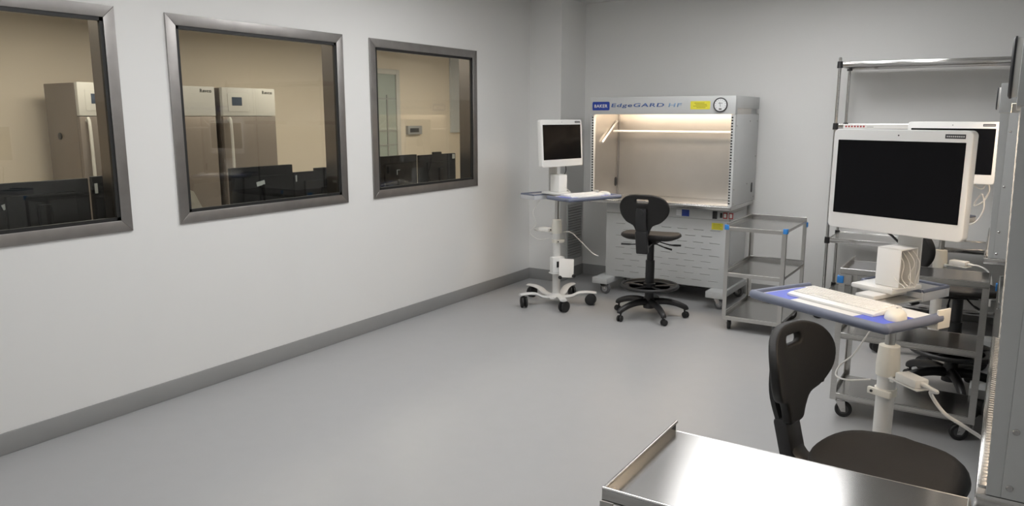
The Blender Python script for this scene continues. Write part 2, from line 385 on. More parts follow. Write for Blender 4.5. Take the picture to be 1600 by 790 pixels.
def make_bench():
    r = empty('clean_bench', (0, 0, 0))
    pw = 'powder'
    # base cabinet with staggered louvres
    f = MB(); bx0, bx1, by0, by1, bz0, bz1 = 0.115, HW-0.055, 0.16, 0.70, 0.16, CT-0.04
    f.box((bx0, by0, bz0), (bx1, by1, 0.785), pw, 0.004)
    f.build('base_cabinet', r)
    lv = MB(); rows = 9
    for i in range(rows):
        z = 0.225+i*0.058
        n = 7
        for k in range(n):
            x = bx0+0.10+(k+(0.5 if i % 2 else 0.0))*0.155
            if x+0.10 > bx1-0.02: continue
            lv.box((x, by0-0.0045, z), (x+0.10, by0+0.001, z+0.005), pw, 0.0018, 1)
            lv.box((x+0.004, by0-0.001, z-0.005), (x+0.096, by0+0.0005, z), 'slot')
    o = lv.build('louvre', r); o['kind'] = 'stuff'
    MB().box((bx0, by0, 0.787), (bx1, by1, bz1), pw, 0.003).build('control_panel', r)
    MB().box((bx1+0.001, by0+0.05, 0.19), (bx1+0.008, by1-0.05, 0.85), pw, 0.003).build('side_door', r)
    # switches and labels on the control panel
    zc = 0.832
    def plate(name, x0, x1, z0, z1, m, d=0.006, bev=0.0015):
        return MB().box((x0, by0-d, z0), (x1, by0+0.001, z1), m, bev).build(name, r)
    plate('gauge_label', 0.822, 0.872, zc-0.028, zc+0.028, 'dial', 0.002)
    plate('blue_label', 0.875, 0.945, zc-0.03, zc+0.03, 'navy', 0.002)
    o = plate('outlet_cover', 1.165, 1.205, zc-0.035, zc+0.035, 'blackplas', 0.012)
    plate('rocker_switch', 1.232, 1.252, zc-0.022, zc+0.022, 'blackplas', 0.010)
    for x in (1.278, 1.33):
        s_ = plate('rocker_switch', x-0.019, x+0.019, zc-0.028, zc+0.028, 'red', 0.006)
        MB().box((x-0.011, by0-0.010, zc-0.018), (x+0.011, by0-0.006, zc+0.018), 'white', 0.002).build('rocker', s_)
    y_ = plate('warning_sticker', 1.16, 1.262, 0.70, 0.76, 'yellow', 0.0015, 0)
    t = MB()
    for i in range(4): t.box((1.172, by0-0.0022, 0.711+i*0.012), (1.25-0.012*(i % 2), by0-0.0014, 0.715+i*0.012), 'inkgold')
    t.build('print', y_)
    # outriggers with casters
    for x0 in (0.05, HW-0.19):
        o = MB().prism([(0.0, 0.16), (0.16, 0.16), (0.16, 0.105), (0.012, 0.105), (0.0, 0.112)], 0, 1, pw, 'yz')
        o = MB()
        o.box((x0, 0.0, 0.105), (x0+0.16, 0.72, 0.162), pw, 0.004)
        o.build('outrigger', r)
    for x, y in ((0.14, 0.07), (HW-0.10, 0.07), (0.14, 0.64), (HW-0.10, 0.64)):
        caster(r, x, y+0.0, 0.050, 0.030, 0.106, 'rubber_grey', 'chrome', random.uniform(-0.25, 0.25)+PI)
    # work surface
    f = MB(); f.box((0, 0.0, CT-0.036), (HW, HD-0.06, CT), 'steel_top', 0.006)
    f.build('work_surface', r)
    # side panels
    sx = 0.028
    for side in (0, 1):
        x0 = 0 if side == 0 else HW-sx
        s_ = MB().box((x0, 0.045, CT+0.001), (x0+sx, HD-0.03, 1.7199), pw, 0.001).build('side_panel', r)
        xi = sx if side == 0 else HW-sx; d = 0.004 if side == 0 else -0.004
        MB().box((xi, 0.052, CT+0.001), (xi+d, 0.56, 1.768), 'steel_in').build('side_liner', s_)
        # oval cable port, outside and inside
        for px, dd in ((x0 if side == 0 else x0+sx, -1 if side == 0 else 1), (xi+d, 1 if side == 0 else -1)):
            ov = rrect(0.50, 1.01, 0.535, 1.10, 0.017)
            if abs(px) < 1e-6 or abs(px-HW) < 1e-6: ov = [(q[0]+0.09, q[1]) for q in ov]
            MB().prism(ov, px-0.0005*dd, px+0.005*dd, 'blackplas', 'yz').build('cable_port', s_)
        # perforated edge strip
        e = MB(); ex0, ex1 = (0.0, 0.034) if side == 0 else (HW-0.034, HW)
        e.prism([(0.019, CT+0.001), (0.002, 1.718), (0.0449, 1.718), (0.0449, CT+0.001)], ex0, ex1, pw, 'yz', bev=0.001)
        for i in range(31):
            z = CT+0.02+i*0.0245
            xx = ex1 if side == 0 else ex0
            yq = 0.019-0.017*(z-CT)/0.788
            e.box((xx-(0.017 if side == 0 else -0.0015), yq-0.0005, z), (xx+(-0.0015 if side == 0 else 0.017), yq+0.003, z+0.013), 'dark')
        e.build('edge_strip', r)
        if side == 1:
            for y, z in ((0.058, 0.955), (0.058, 1.076), (0.058, 1.324), (0.058, 1.62), (0.45, 1.10), (0.45, 1.66), (0.68, 0.965), (0.68, 1.34), (0.68, 1.66)):
                MB().lathe([(0.0068, 0), (0.0068, 0.002), (0.005, 0.004)], 'chrome', 14, T=Tm(HW, y, z)@Rm('Y', 90)).build('screw', s_)
    # front perforated sill along the work surface
    e = MB(); e.box((0.034, 0.004, CT-0.002), (HW-0.034, 0.04, CT+0.006), 'steel_top', 0.003)
    for i in range(64):
        x = 0.05+i*0.02
        e.box((x, 0.010, CT+0.0055), (x+0.007, 0.034, CT+0.0064), 'slot')
    e.build('front_grille', r)
    MB().box((sx, 0.56, CT+0.001), (HW-sx, 0.575, 1.769), 'steel_in').build('back_diffuser', r)
    MB().box((sx+0.002, 0.545, CT+0.001), (sx+0.02, 0.561, 1.768), 'steel_frame').build('corner_trim', r)
    MB().box((sx, 0.576, CT+0.001), (HW-sx, HD-0.03, 1.769), pw).build('plenum', r)
    # header
    hd = MB(); hd.box((0, -0.006, 1.72), (HW, 0.05, 1.875), pw, 0.003); hd.box((0, 0.049, 1.77), (HW, HD-0.03, 1.875), pw, 0.004); hd = hd.build('header', r)
    MB().box((0.06, 0.075, 1.750), (HW-0.06, 0.19, 1.7695), 'lamp3').build('lamp_tube', r)
    # bar on slanted arms
    iv = MB(); iv.cyl((0.045, 0.42, 1.56), (HW-0.045, 0.42, 1.56), 0.011, 'paint_white', 14)
    iv.build('hanging_bar', r)
    for x in (0.046, HW-0.046):
        MB().cyl((x, 0.50, 1.655), (x, 0.17, 1.455), 0.010, 'paint_white', 12).build('bar_arm', r)
    # badge, lettering, sticker, gauge on the header
    yf = -0.006
    bd = MB().prism(rrect(0.025, 1.757, 0.20, 1.835, 0.012), yf+0.001, yf-0.003, 'navy', 'xz').build('logo_badge', r)
    text_mesh('BAKER', 0.030, 0.135, 'white', 'lettering', bd, Tm(0.1125, yf-0.003, 1.796)@FRONT, bold=0.02)
    text_mesh('EdgeGARD', 0.043, 0.515, 'signblue', 'lettering', r, Tm(0.475, yf, 1.797)@FRONT, bold=0.01, shear=0.12)
    text_mesh('HF', 0.033, 0.125, 'signlight', 'lettering', r, Tm(0.835, yf, 1.800)@FRONT, bold=0.012, shear=0.12)
    ys = MB().prism(rrect(0.975, 1.762, 1.15, 1.832, 0.006), yf+0.001, yf-0.002, 'yellow', 'xz').build('warning_sticker', r)
    t = MB()
    for i, (a, c) in enumerate(((1.03, 1.11), (1.0, 1.125), (1.02, 1.12), (1.01, 1.10))): t.box((a, yf-0.0026, 1.774+i*0.0125), (c, yf-0.0019, 1.780+i*0.0125), 'inkgold')
    t.build('print', ys)
    gc = (1.243, 1.798)
    g = MB().lathe([(0.059, 0), (0.059, 0.010), (0.052, 0.010), (0.052, 0.0)], 'paint_white', 40, T=Tm(gc[0], yf, gc[1])@FRONT).lathe([(0.062, 0.0102), (0.062, 0.014), (0.057, 0.017), (0.052, 0.014), (0.052, 0.0102)], 'label', 40, T=Tm(gc[0], yf, gc[1])@FRONT).build('gauge', r)
    MB().lathe([(0.0515, 0.0), (0.0515, 0.0135)], 'dial', 40, T=Tm(gc[0], yf-0.0005, gc[1])@FRONT).build('dial_face', g)
    t = MB(); yy = yf-0.0138
    for i in range(11):
        a = math.radians(215-i*25); t.box((0.038, -0.0012, 0), (0.047, 0.0012, 0.001), 'inkdark', T=Tm(gc[0], yy, gc[1])@FRONT@Matrix.Rotation(a, 4, 'Z'))
    t.box((-0.004, -0.0012, 0.0002), (0.036, 0.0012, 0.0015), 'inkdark', T=Tm(gc[0], yy, gc[1]-0.012)@FRONT@Rm('Z', 100))
    t.box((-0.018, 0.012, 0.0), (0.018, 0.016, 0.001), 'inkdark', T=Tm(gc[0], yy, gc[1])@FRONT)
    t.box((-0.012, -0.040, 0.0), (0.012, -0.030, 0.001), 'inkdark', T=Tm(gc[0], yy, gc[1])@FRONT)
    t.build('dial_mark', g)
    return r
bench = make_bench()
bench.location = (0.84, 6.50, 0)
tag(bench, 'lit grey clean bench with blue header lettering against the far wall', 'clean bench', 'clean air benches')
b2 = copy_tree(bench); b2.location = (4.11, 4.895+HW, 0); b2.rotation_euler = (0, 0, -PI/2)
tag(b2, 'grey clean bench seen side-on, just behind the nearest bench on the right', 'clean bench', 'clean air benches')
b3 = copy_tree(bench); b3.location = (4.177, 1.755+HW, 0); b3.rotation_euler = (0, 0, -PI/2-math.radians(0.46))
tag(b3, 'nearest grey clean bench, its tall screwed side panel at the right edge', 'clean bench', 'clean air benches')

# ------------------------------------------------------------------ steel utility trolley
TL, TW, TZ = 0.705, 0.458, 0.872
def shelf_mesh(zr):
    f = MB(); t = 0.0025; up = 0.028; z = zr-up; dn = 0.020
    x0, x1, y0, y1 = 0.0, TL, 0.0, TW
    f.box((x0, y0, z-t), (x1, y1, z), 'steel_top')
    f.box((x0, y0, z-0.006), (x1, y0+t, zr), 'steel', 0)                 # front rail
    f.cyl((x0, y0+0.004, zr-0.003), (x1, y0+0.004, zr-0.003), 0.0045, 'steel_top', 10)
    f.box((x0, y0+t, z-0.006), (x0+t, y1, zr), 'steel_top', 0)           # end ledge
    f.cyl((x0+0.004, y0+0.004, zr-0.003), (x0+0.004, y1, zr-0.003), 0.004, 'steel_top', 10)
    f.box((x0, y1-t, z-dn), (x1, y1, z-t), 'steel', 0)
    f.box((x1-t, y0+t, z-dn-0.012), (x1, y1-t, z-t), 'steel', 0)
    f.cyl((x0, y1-0.003, z-0.003), (x1, y1-0.003, z-0.003), 0.0035, 'steel', 8)
    f.cyl((x1-0.003, y0, z-0.003), (x1-0.003, y1, z-0.003), 0.0035, 'steel', 8)
    return f
def make_trolley():
    r = empty('utility_trolley', (0, 0, 0))
    for z in (TZ, 0.505, 0.148): shelf_mesh(z).build('shelf', r)
    a = 0.032; e = 0.0035
    for x in (0.0, TL):
        for y in (0.0, TW):
            f = MB(); sx = 1 if x == 0 else -1; sy = 1 if y == 0 else -1
            o = 0.0035
            X = x-sx*o; Y = y-sy*o
            f.box((X, Y, 0.11), (X+sx*a, Y+sy*e, TZ-0.032), 'steel', 0)
            f.box((X, Y+sy*e, 0.11), (X+sx*e, Y+sy*a, TZ-0.032), 'steel', 0)
            f.build('leg', r)
            bb = MB(); bx = x-sx*0.012; by = y-sy*0.012; lo = 0.030 if x == 0 else 0.0; z0 = TZ-0.052-lo; z1 = TZ-0.012-lo
            bb.box((bx, by, z0), (bx+sx*0.034, by+sy*0.0085, z1), 'bumper', 0.003)
            bb.box((bx, by+sy*0.002, z0), (bx+sx*0.0085, by+sy*0.034, z1), 'bumper', 0.003)
            bb.build('corner_bumper', r)
            caster(r, x+sx*0.045, y+sy*0.045, 0.046, 0.026, 0.112, 'rubber_black', 'chrome', random.uniform(0, 6.2), hub='rubber')
    return r
tro = make_trolley(); tro.location = (3.447, 4.460, 0)
G = 'steel utility trolleys'
tag(tro, 'three-shelf stainless steel trolley with blue corner bumpers behind the nearer computer cart', 'trolley', G)
tA = copy_tree(tro); tA.location = (2.36, 6.62, 0); tA.rotation_euler = (0, 0, -PI/2)
tag(tA, 'empty three-shelf stainless steel trolley with blue bumpers beside the lit bench at the far wall', 'trolley', G)
tC = copy_tree(tro); tC.location = (3.455, 1.455, 0)
for o_ in [o_ for o_ in tC.children if o_.name.startswith('corner_bumper')]: bpy.data.objects.remove(o_)
tag(tC, 'bare stainless steel trolley top with raised left lip, bottom right foreground', 'trolley', G)
tD = copy_tree(tro); tD.location = (4.192, 4.70, 0); tD.rotation_euler = (0, 0, -PI/2)
tag(tD, 'steel trolley mostly hidden behind the nearest grey bench, a blue bumper showing', 'trolley', G)

for o_ in [o_ for o_ in tro.children if o_.name.startswith('corner_bumper')][2:]: bpy.data.objects.remove(o_)

bpy.data.objects.remove([o_ for o_ in tD.children if o_.name.startswith('corner_bumper')][2])
# ------------------------------------------------------------------ chrome shelving rack
rk = empty('shelving_rack', (2.97, 6.72, 0)); tag(rk, 'tall chrome post shelving rack against the far wall at right', 'shelf rack')
RL, RD = 1.80, 0.46; RH = 2.165
posts = [(0, 0), (0, RD), (RL, 0), (RL, RD)]
for x, y in posts:
    f = MB(); f.tube([(x, y, 0.12), (x, y, RH), (x, y, RH+0.004)], [0.0127, 0.0127, 0.008], 'chrome', 16)
    for i in range(int((RH-0.2)/0.0508)):
        z = 0.18+i*0.0508; f.ring((x, y, z), 0.0127, 0.0006, 'chrome', 16, 4)
    f.build('post', rk)
    caster(rk, x, y, 0.055, 0.030, 0.13, 'rubber_black', 'chrome', random.uniform(0, 6))
for z in (2.125, 1.635, 0.695, 0.22):
    f = MB()
    f.box((0.02, 0.0, z-0.003), (RL-0.02, RD, z), 'steel_top')
    for y in (0.0, RD): f.box((0.01, y-0.004, z-0.034), (RL-0.01, y+0.004, z+0.006), 'chrome', 0.003)
    for x in (0.012, RL-0.012): f.box((x-0.004, 0.0, z-0.034), (x+0.004, RD, z+0.006), 'chrome', 0.003)
    sh = f.build('shelf', rk)
    for x, y in posts:
        MB().lathe([(0.0135, -0.03), (0.022, -0.03), (0.020, 0.022), (0.0135, 0.022)], 'blackplas', 20, T=Tm(x, y, z-0.01)).build('shelf_clamp', sh)
lab = MB().box((0.06, -0.0065, 1.605), (0.62, -0.0045, 1.638), 'paper').build('shelf_label', rk)
t = MB()
for i in range(7): t.box((0.075+i*0.022, -0.0072, 1.615), (0.088+i*0.022, -0.0063, 1.628), 'red')
t.box((0.235, -0.0072, 1.617), (0.285, -0.0063, 1.620), 'inkdark')
t.build('print', lab)

# ------------------------------------------------------------------ laboratory stool
def make_stool(name, seat_h, back_dz=0.0, bo=0.0, ba=20):
    """local: faces +y, backrest at -y"""
    r = empty(name, (0, 0, 0)); bl = 'blackplas'
    # five-arm base
    f = MB(); f.lathe([(0.026, 0.075), (0.048, 0.08), (0.05, 0.15), (0.036, 0.19), (0.026, 0.195)], bl, 24)
    R = 0.305
    for k in range(5):
        a = math.radians(ba+72*k); c, s_ = math.cos(a), math.sin(a)
        f.tube(smooth_path([(0.03*c, 0.03*s_, 0.135), (0.12*c, 0.12*s_, 0.140), (0.22*c, 0.22*s_, 0.125), (R*c, R*s_, 0.092), ((R+0.012)*c, (R+0.012)*s_, 0.070)], 5),
               [0.031-0.0005*i for i in range(21)], bl, 12)
    f.build('star_base', r)
    for k in range(5):
        a = math.radians(ba+72*k); c, s_ = math.cos(a), math.sin(a)
        ang = random.uniform(0, 2*PI); q = MB()
        T = Tm(R*c, R*s_, 0)@Matrix.Rotation(ang, 4, 'Z')
        for sg in (-1, 1):
            q.lathe([(0.006, 0), (0.022, 0), (0.0265, 0.003), (0.0265, 0.013), (0.022, 0.017), (0.006, 0.018)], 'rubber_black', 20, T=T@Tm(-0.012, sg*0.005, 0.0265)@Rm('X', -90*sg))
        q.box((-0.020, -0.005, 0.022), (0.006, 0.005, 0.056), bl, 0.003, T=T)
        q.cyl(T@Vector((0, 0, 0.045)), T@Vector((0, 0, 0.085)), 0.008, bl, 10)
        q.build('caster', r)
    f = MB(); f.cyl((0, 0, 0.15), (0, 0, seat_h-0.24), 0.038, bl, 20); f.cyl((0, 0, seat_h-0.25), (0, 0, seat_h-0.06), 0.030, bl, 16)
    f.build('gas_column', r)
    # foot ring
    zr = 0.275; f = MB(); f.ring((0, 0, zr), 0.235, 0.015, bl, 48, 12)
    f.lathe([(0.039, zr-0.03), (0.052, zr-0.028), (0.052, zr+0.02), (0.039, zr+0.024)], bl, 20)
    for k in range(5):
        a = 2*PI*k/5+0.5; f.tube([(0.04*math.cos(a), 0.04*math.sin(a), zr-0.008), (0.23*math.cos(a), 0.23*math.sin(a), zr-0.004)], 0.010, bl, 8)
    # broad tread of the ring
    f.lathe([(0.175, zr-0.012), (0.236, zr-0.006), (0.240, zr+0.004), (0.175, zr-0.004), (0.175, zr-0.012)], bl, 48)
    f.build('foot_ring', r)
    # seat mechanism and levers
    f = MB(); f.box((-0.075, -0.11, seat_h-0.088), (0.075, 0.09, seat_h-0.052), bl, 0.01); f.build('seat_plate', r)
    for pts in ([(0.05, 0.02, seat_h-0.075), (0.15, 0.03, seat_h-0.10), (0.25, 0.03, seat_h-0.10)], [(0.05, -0.06, seat_h-0.08), (0.12, -0.09, seat_h-0.10), (0.21, -0.12, seat_h-0.115)], [(-0.05, -0.05, seat_h-0.08), (-0.12, -0.07, seat_h-0.10), (-0.23, -0.10, seat_h-0.10)]):
        f = MB(); f.tube(smooth_path(pts, 5), [0.005]*7+[0.008]*4, bl, 8); f.build('lever', r)
    # seat pad
    t = MB(); n = 40; rings = []
    def outline(a):
        c, s_ = math.cos(a), math.sin(a); e = 2.5
        rx, ry = 0.25, 0.22 if s_ > 0 else 0.215
        k = (abs(c)**e+abs(s_)**e)**(-1/e); return Vector((rx*c*k, ry*s_*k, 0))
    prof = [(0.001, -0.052), (0.5, -0.055), (0.82, -0.050), (0.95, -0.036), (1.0, -0.020), (0.985, -0.006), (0.94, 0.002), (0.85, -0.001), (0.7, -0.006), (0.5, -0.010), (0.25, -0.012), (0.001, -0.012)]
    for k, z in prof:
        loop = []
        for j in range(n):
            a = 2*PI*j/n; p = outline(a)*k; zz = z
            if p.y > 0.08: zz -= (p.y-0.08)**2*1.3
            if p.y < -0.12: zz += (-0.12-p.y)*0.10
            zz -= 0.0 if z < -0.03 else 0.12*p.x*p.x*(1 if p.y > 0 else 0.5)
            loop.append(t.bm.verts.new((p.x, p.y, seat_h+zz)))
        rings.append(loop)
    fs = []
    for A, B in zip(rings, rings[1:]):
        for j in range(n): fs.append(t.bm.faces.new((A[j], A[(j+1) % n], B[(j+1) % n], B[j])))
    t._fin(fs, 'seatfoam', True); bmesh.ops.remove_doubles(t.bm, verts=t.bm.verts, dist=0.0008)
    t.build('seat', r, sharp=60)
    # backrest: wide oval tapering to a neck, slot near the top
    bz = seat_h+0.215+back_dz
    out = []
    ctrl = [(0.0, 0.135), (0.09, 0.128), (0.165, 0.095), (0.205, 0.03), (0.195, -0.045), (0.145, -0.100), (0.085, -0.125), (0.060, -0.165), (0.045, -0.205), (0, -0.212)]
    full = ctrl+[(-x, z) for x, z in reversed(ctrl[1:-1])]
    pts = [Vector((x, z, 0)) for x, z in full]; N = len(pts)
    for i in range(N):
        p0, p1, p2, p3 = pts[i-1], pts[i], pts[(i+1) % N], pts[(i+2) % N]
        for k in range(4):
            q = k/4; out.append(tuple((0.5*((2*p1)+(p2-p0)*q+(2*p0-5*p1+4*p2-p3)*q*q+(3*p1-p0-3*p2+p3)*q**3))[:2]))
    hole = rrect(-0.052, 0.064, 0.052, 0.096, 0.014, 4)
    def warp(c): return (c.x, c.y, c.z+1.15*c.x*c.x-0.9*(c.y+0.02)**2*0.35+(0.0 if c.y > -0.1 else 0.0))
    f = MB(); f.prism(out, -0.017, 0.017, 'foam', 'xz', bev=0.009, holes=[hole], sub=3, warp=warp, T=Tm(0, -0.275-bo, bz)@Rm('X', 8))
    f.build('backrest', r, sharp=60)
    # back bar
    f = MB(); z0 = seat_h-0.075
    path = [(0, -0.02, z0), (0, -0.14, z0-0.008), (0, -0.235-bo*0.5, z0-0.01), (0, -0.278-bo*0.8, z0+0.07), (0, -0.315-bo, z0+0.19), (0, -0.322-bo, bz-0.03), (0, -0.318-bo, bz+0.02)]
    sp = smooth_path(path, 5); n = len(sp)
    for i in range(n-1):
        pass
    wd = 0.043; th = 0.013
    rings = []
    for i, p in enumerate(sp):
        tdir = (sp[min(i+1, n-1)]-sp[max(i-1, 0)]).normalized(); nn = tdir.cross(Vector((1, 0, 0))).normalized()
        ww = wd*(1.0 if i < n-3 else 0.9)
        rings.append([f.bm.verts.new(p+Vector((sx*ww, 0, 0))+nn*sy*th) for sx, sy in ((-1, -0.6), (-0.8, -1), (0.8, -1), (1, -0.6), (1, 0.6), (0.8, 1), (-0.8, 1), (-1, 0.6))])
    fs = []
    for A, B in zip(rings, rings[1:]):
        for j in range(8): fs.append(f.bm.faces.new((A[j], A[(j+1) % 8], B[(j+1) % 8], B[j])))
    fs.append(f.bm.faces.new(rings[0][::-1])); fs.append(f.bm.faces.new(rings[-1])); f._fin(fs, bl, True)
    f.box((-0.050, -0.026, -0.10), (0.050, 0.026, 0.10), bl, 0.012, T=Tm(0, -0.272-bo*0.75, z0+0.03)@Rm('X', 15))
    f.build('back_bar', r)
    f = MB(); f.cyl((0, -0.33-bo, bz-0.005), (0, -0.345-bo, bz-0.005), 0.022, bl, 16); f.build('knob', r)
    return r
GS = 'black laboratory stools'
s1 = make_stool('lab_stool', 0.735); s1.location = (1.70, 5.98, 0); s1.rotation_euler = (0, 0, math.radians(7))
tag(s1, 'black stool with a foot ring standing in front of the lit far bench', 'stool', GS)
s2 = make_stool('lab_stool', 0.635, 0.03, 0.06); s2.location = (3.935, 2.51, 0); s2.rotation_euler = (0, 0, math.radians(-90-14))
tag(s2, 'near black stool with slotted backrest behind the foreground steel trolley', 'stool', GS)
s3 = make_stool('lab_stool', 0.70, ba=-5); s3.location = (4.00, 5.28, 0); s3.rotation_euler = (0, 0, math.radians(-70))
tag(s3, 'shadowed black stool behind the steel trolley at right, facing the second bench', 'stool', GS)

# ------------------------------------------------------------------ computer carts
def make_cart(yaw_tray=0.0, tray_r=0.08, tray_n=0.33, base_ang=0.0, ada=0.0, adz=0.0):
    """local: faces -y (user side), column at origin"""
    r = empty('computer_cart', (0, 0, 0)); cw = 'cart_white'
    f = MB(); R = 0.335
    f.lathe([(0.02, 0.045), (0.085, 0.048), (0.095, 0.06), (0.085, 0.078), (0.045, 0.09), (0.04, 0.10), (0.02, 0.10)], cw, 30)
    angs = [base_ang+72*k for k in range(5)]
    for a in angs:
        a = math.radians(a); c, s_ = math.cos(a), math.sin(a)
        pth = smooth_path([(0.04*c, 0.04*s_, 0.065), (0.14*c, 0.14*s_, 0.075), (0.21*c, 0.21*s_, 0.108), (0.28*c, 0.28*s_, 0.118), (R*c, R*s_, 0.117), ((R+0.035)*c, (R+0.035)*s_, 0.114)], 5)
        f.tube(pth, [0.040-0.0004*i for i in range(len(pth))], cw, 12, flat=0.38)
    f.build('star_base', r)
    for k, a in enumerate(angs):
        a = math.radians(a); c, s_ = math.cos(a), math.sin(a)
        T = Tm(R*c, R*s_, 0)@Matrix.Rotation(1.1+2.1*k, 4, 'Z'); q = MB(); wr = 0.05
        for sg in (-1, 1):
            q.lathe([(0.008, 0), (wr*0.9, 0), (wr, 0.004), (wr, 0.017), (wr*0.9, 0.021), (wr*0.4, 0.023), (0.008, 0.023)], 'rubber_black', 26, T=T@Tm(-0.016, sg*0.007, wr)@Rm('X', -90*sg))
        q.box((-0.03, -0.007, 0.045), (0.012, 0.007, 0.098), 'blackplas', 0.003, T=T)
        q.cyl(T@Vector((0, 0, 0.09)), T@Vector((0, 0, 0.112)), 0.012, 'blackplas', 12)
        q.build('caster', r)
    f = MB(); f.cyl((0, 0, 0.08), (0, 0, 0.655), 0.036, cw, 28); f.build('column', r)
    f = MB(); f.cyl((0, 0, 0.645), (0, 0, 1.03), 0.019, 'steel', 20); f.build('inner_post', r)
    f = MB(); f.lathe([(0.037, 0.57), (0.043, 0.57), (0.043, 0.60), (0.037, 0.60)], 'ivory', 28)
    f.box((-0.05, -0.052, 0.572), (0.05, -0.036, 0.60), 'ivory', 0.003); f.cyl((-0.03, -0.055, 0.586), (-0.03, -0.05, 0.586), 0.006, 'blackplas', 10)
    f.lathe([(0.037, 0.655), (0.044, 0.655), (0.046, 0.70), (0.040, 0.78), (0.020, 0.785)], 'ivory', 28)
    f.build('clamp_collar', r)
    # head: base plate, cable box, neck
    f = MB(); f.box((-0.115, -0.12, 1.018), (0.062, 0.085, 1.036), cw, 0.004); f.box((-0.04, -0.20, 1.0), (0.04, 0.02, 1.018), cw, 0.004)
    f.build('head_plate', r)
    bx = MB(); x0, x1, y0, y1, z0, z1 = -0.045, 0.055, -0.07, 0.046, 1.037, 1.19; t = 0.006
    bx.box((x0, y0, z0), (x1, y0+t, z1), 'white', 0.003); bx.box((x0, y0, z1-t), (x1, y1, z1), 'white', 0.003)
    bx.box((x0, y0+t, z0), (x0+t, y1, z1-t), 'white', 0.002); bx.box((x0, y1-t, z0), (x1, y1, z1-t), 'white', 0.002)
    bx.build('cable_box', r)
    f = MB(); f.box((-0.045, 0.062, 1.04), (0.055, 0.074, 1.46), cw, 0.005); f.box((-0.05, 0.055, 1.38), (0.05, 0.063, 1.50), cw, 0.003); f.build('monitor_neck', r)
    # looped leads inside the box
    lead = MB(); rr = random.Random(3)
    for k in range(5):
        x = 0.005+0.010*k; y = -0.06+0.02*k
        lead.tube(smooth_path([(x, y, 1.18), (x+0.03, y+0.01, 1.13), (x+0.02+rr.uniform(0, .05), y-0.01, 1.075), (x+0.075-0.01*k, y-0.02+rr.uniform(0, .02), 1.045), (x+0.05, y-0.05, 1.040)], 6), 0.0021, 'cable', 6)
    lead.build('cable_loop', r)
    # rear tray
    f = MB(); f.box((-0.20, 0.08, 0.970), (0.06, 0.27, 0.977), 'traygrey', 0.002)
    for a, c in (((-0.205, 0.076, 0.965), (0.07, 0.088, 1.005)), ((-0.205, 0.262, 0.965), (0.07, 0.275, 1.005)), ((-0.205, 0.088, 0.965), (-0.193, 0.262, 1.005)), ((0.058, 0.088, 0.965), (0.07, 0.262, 1.005))): f.box(a, c, 'traygrey', 0.003)
    rt = f.build('rear_tray', r)
    q = MB(); pts = [(-0.20, 0.082, 1.007), (0.065, 0.082, 1.007), (0.065, 0.268, 1.007), (-0.20, 0.268, 1.007), (-0.20, 0.082, 1.007)]
    for a, c in zip(pts, pts[1:]): q.cyl(a, c, 0.0075, 'traybump', 10)
    q.build('rim', rt)
    # keyboard tray on a swivel
    T = Tm(tray_r*math.cos(yaw_tray)+tray_n*math.sin(yaw_tray), tray_r*math.sin(yaw_tray)-tray_n*math.cos(yaw_tray), 1.0)@Matrix.Rotation(yaw_tray, 4, 'Z')
    W2, D2 = 0.2925, 0.1575
    f = MB(); f.box((-0.06, 0.10, -0.008), (0.06, tray_n, 0.0), 'steel', 0.002); f.build('tray_arm', r, T=T)
    f = MB(); f.prism(rrect(-W2, -D2, W2, D2, 0.03), 0.0, 0.012, 'traygrey', bev=0.002); tr = f.build('keyboard_tray', r, T=T)
    q = MB(); path = [(-W2+0.012, D2-0.004, 0.008), (-W2+0.004, 0.02, 0.008), (-W2+0.004, -D2+0.03, 0.008), (-W2+0.03, -D2+0.004, 0.008), (0, -D2+0.002, 0.008), (W2-0.03, -D2+0.004, 0.008), (W2-0.004, -D2+0.03, 0.008), (W2-0.004, 0.02, 0.008), (W2-0.012, D2-0.004, 0.008)]
    q.tube(smooth_path(path, 6), 0.0175, 'traybump', 12); q.build('edge_bumper', tr, T=T)
    MB().prism(rrect(-W2+0.022, -D2+0.022, W2-0.022, D2-0.012, 0.010), 0.0125, 0.0140, 'white').build('tray_liner', tr, T=T)
    MB().prism(rrect(-W2+0.03, -D2+0.03, -W2+0.155, D2-0.05, 0.006), 0.0138, 0.0150, 'bluepad').build('blue_pad', tr, T=T)
    MB().prism(rrect(W2-0.15, -D2+0.026, W2-0.026, -D2+0.20, 0.006), 0.0138, 0.0150, 'bluepad').build('blue_pad', tr, T=T)
    f = MB(); f.box((W2-0.09, D2-0.03, -0.03), (W2-0.004, D2+0.02, -0.001), 'ivory', 0.003); f.box((W2-0.006, D2-0.03, -0.03), (W2+0.002, D2+0.04, 0.04), 'ivory', 0.003); f.build('side_bracket', tr, T=T)
    # adapter shelf on the column
    f = MB(); f.box((0.046, -0.035, 0.620), (0.20, 0.035, 0.626), cw, 0.002); f.box((0.0365, -0.02, 0.605), (0.06, 0.02, 0.626), cw, 0.002); f.build('adapter_bracket', r, T=Tm(0, 0, 0.035+adz)@Matrix.Rotation(ada, 4, 'Z'))
    return r, T
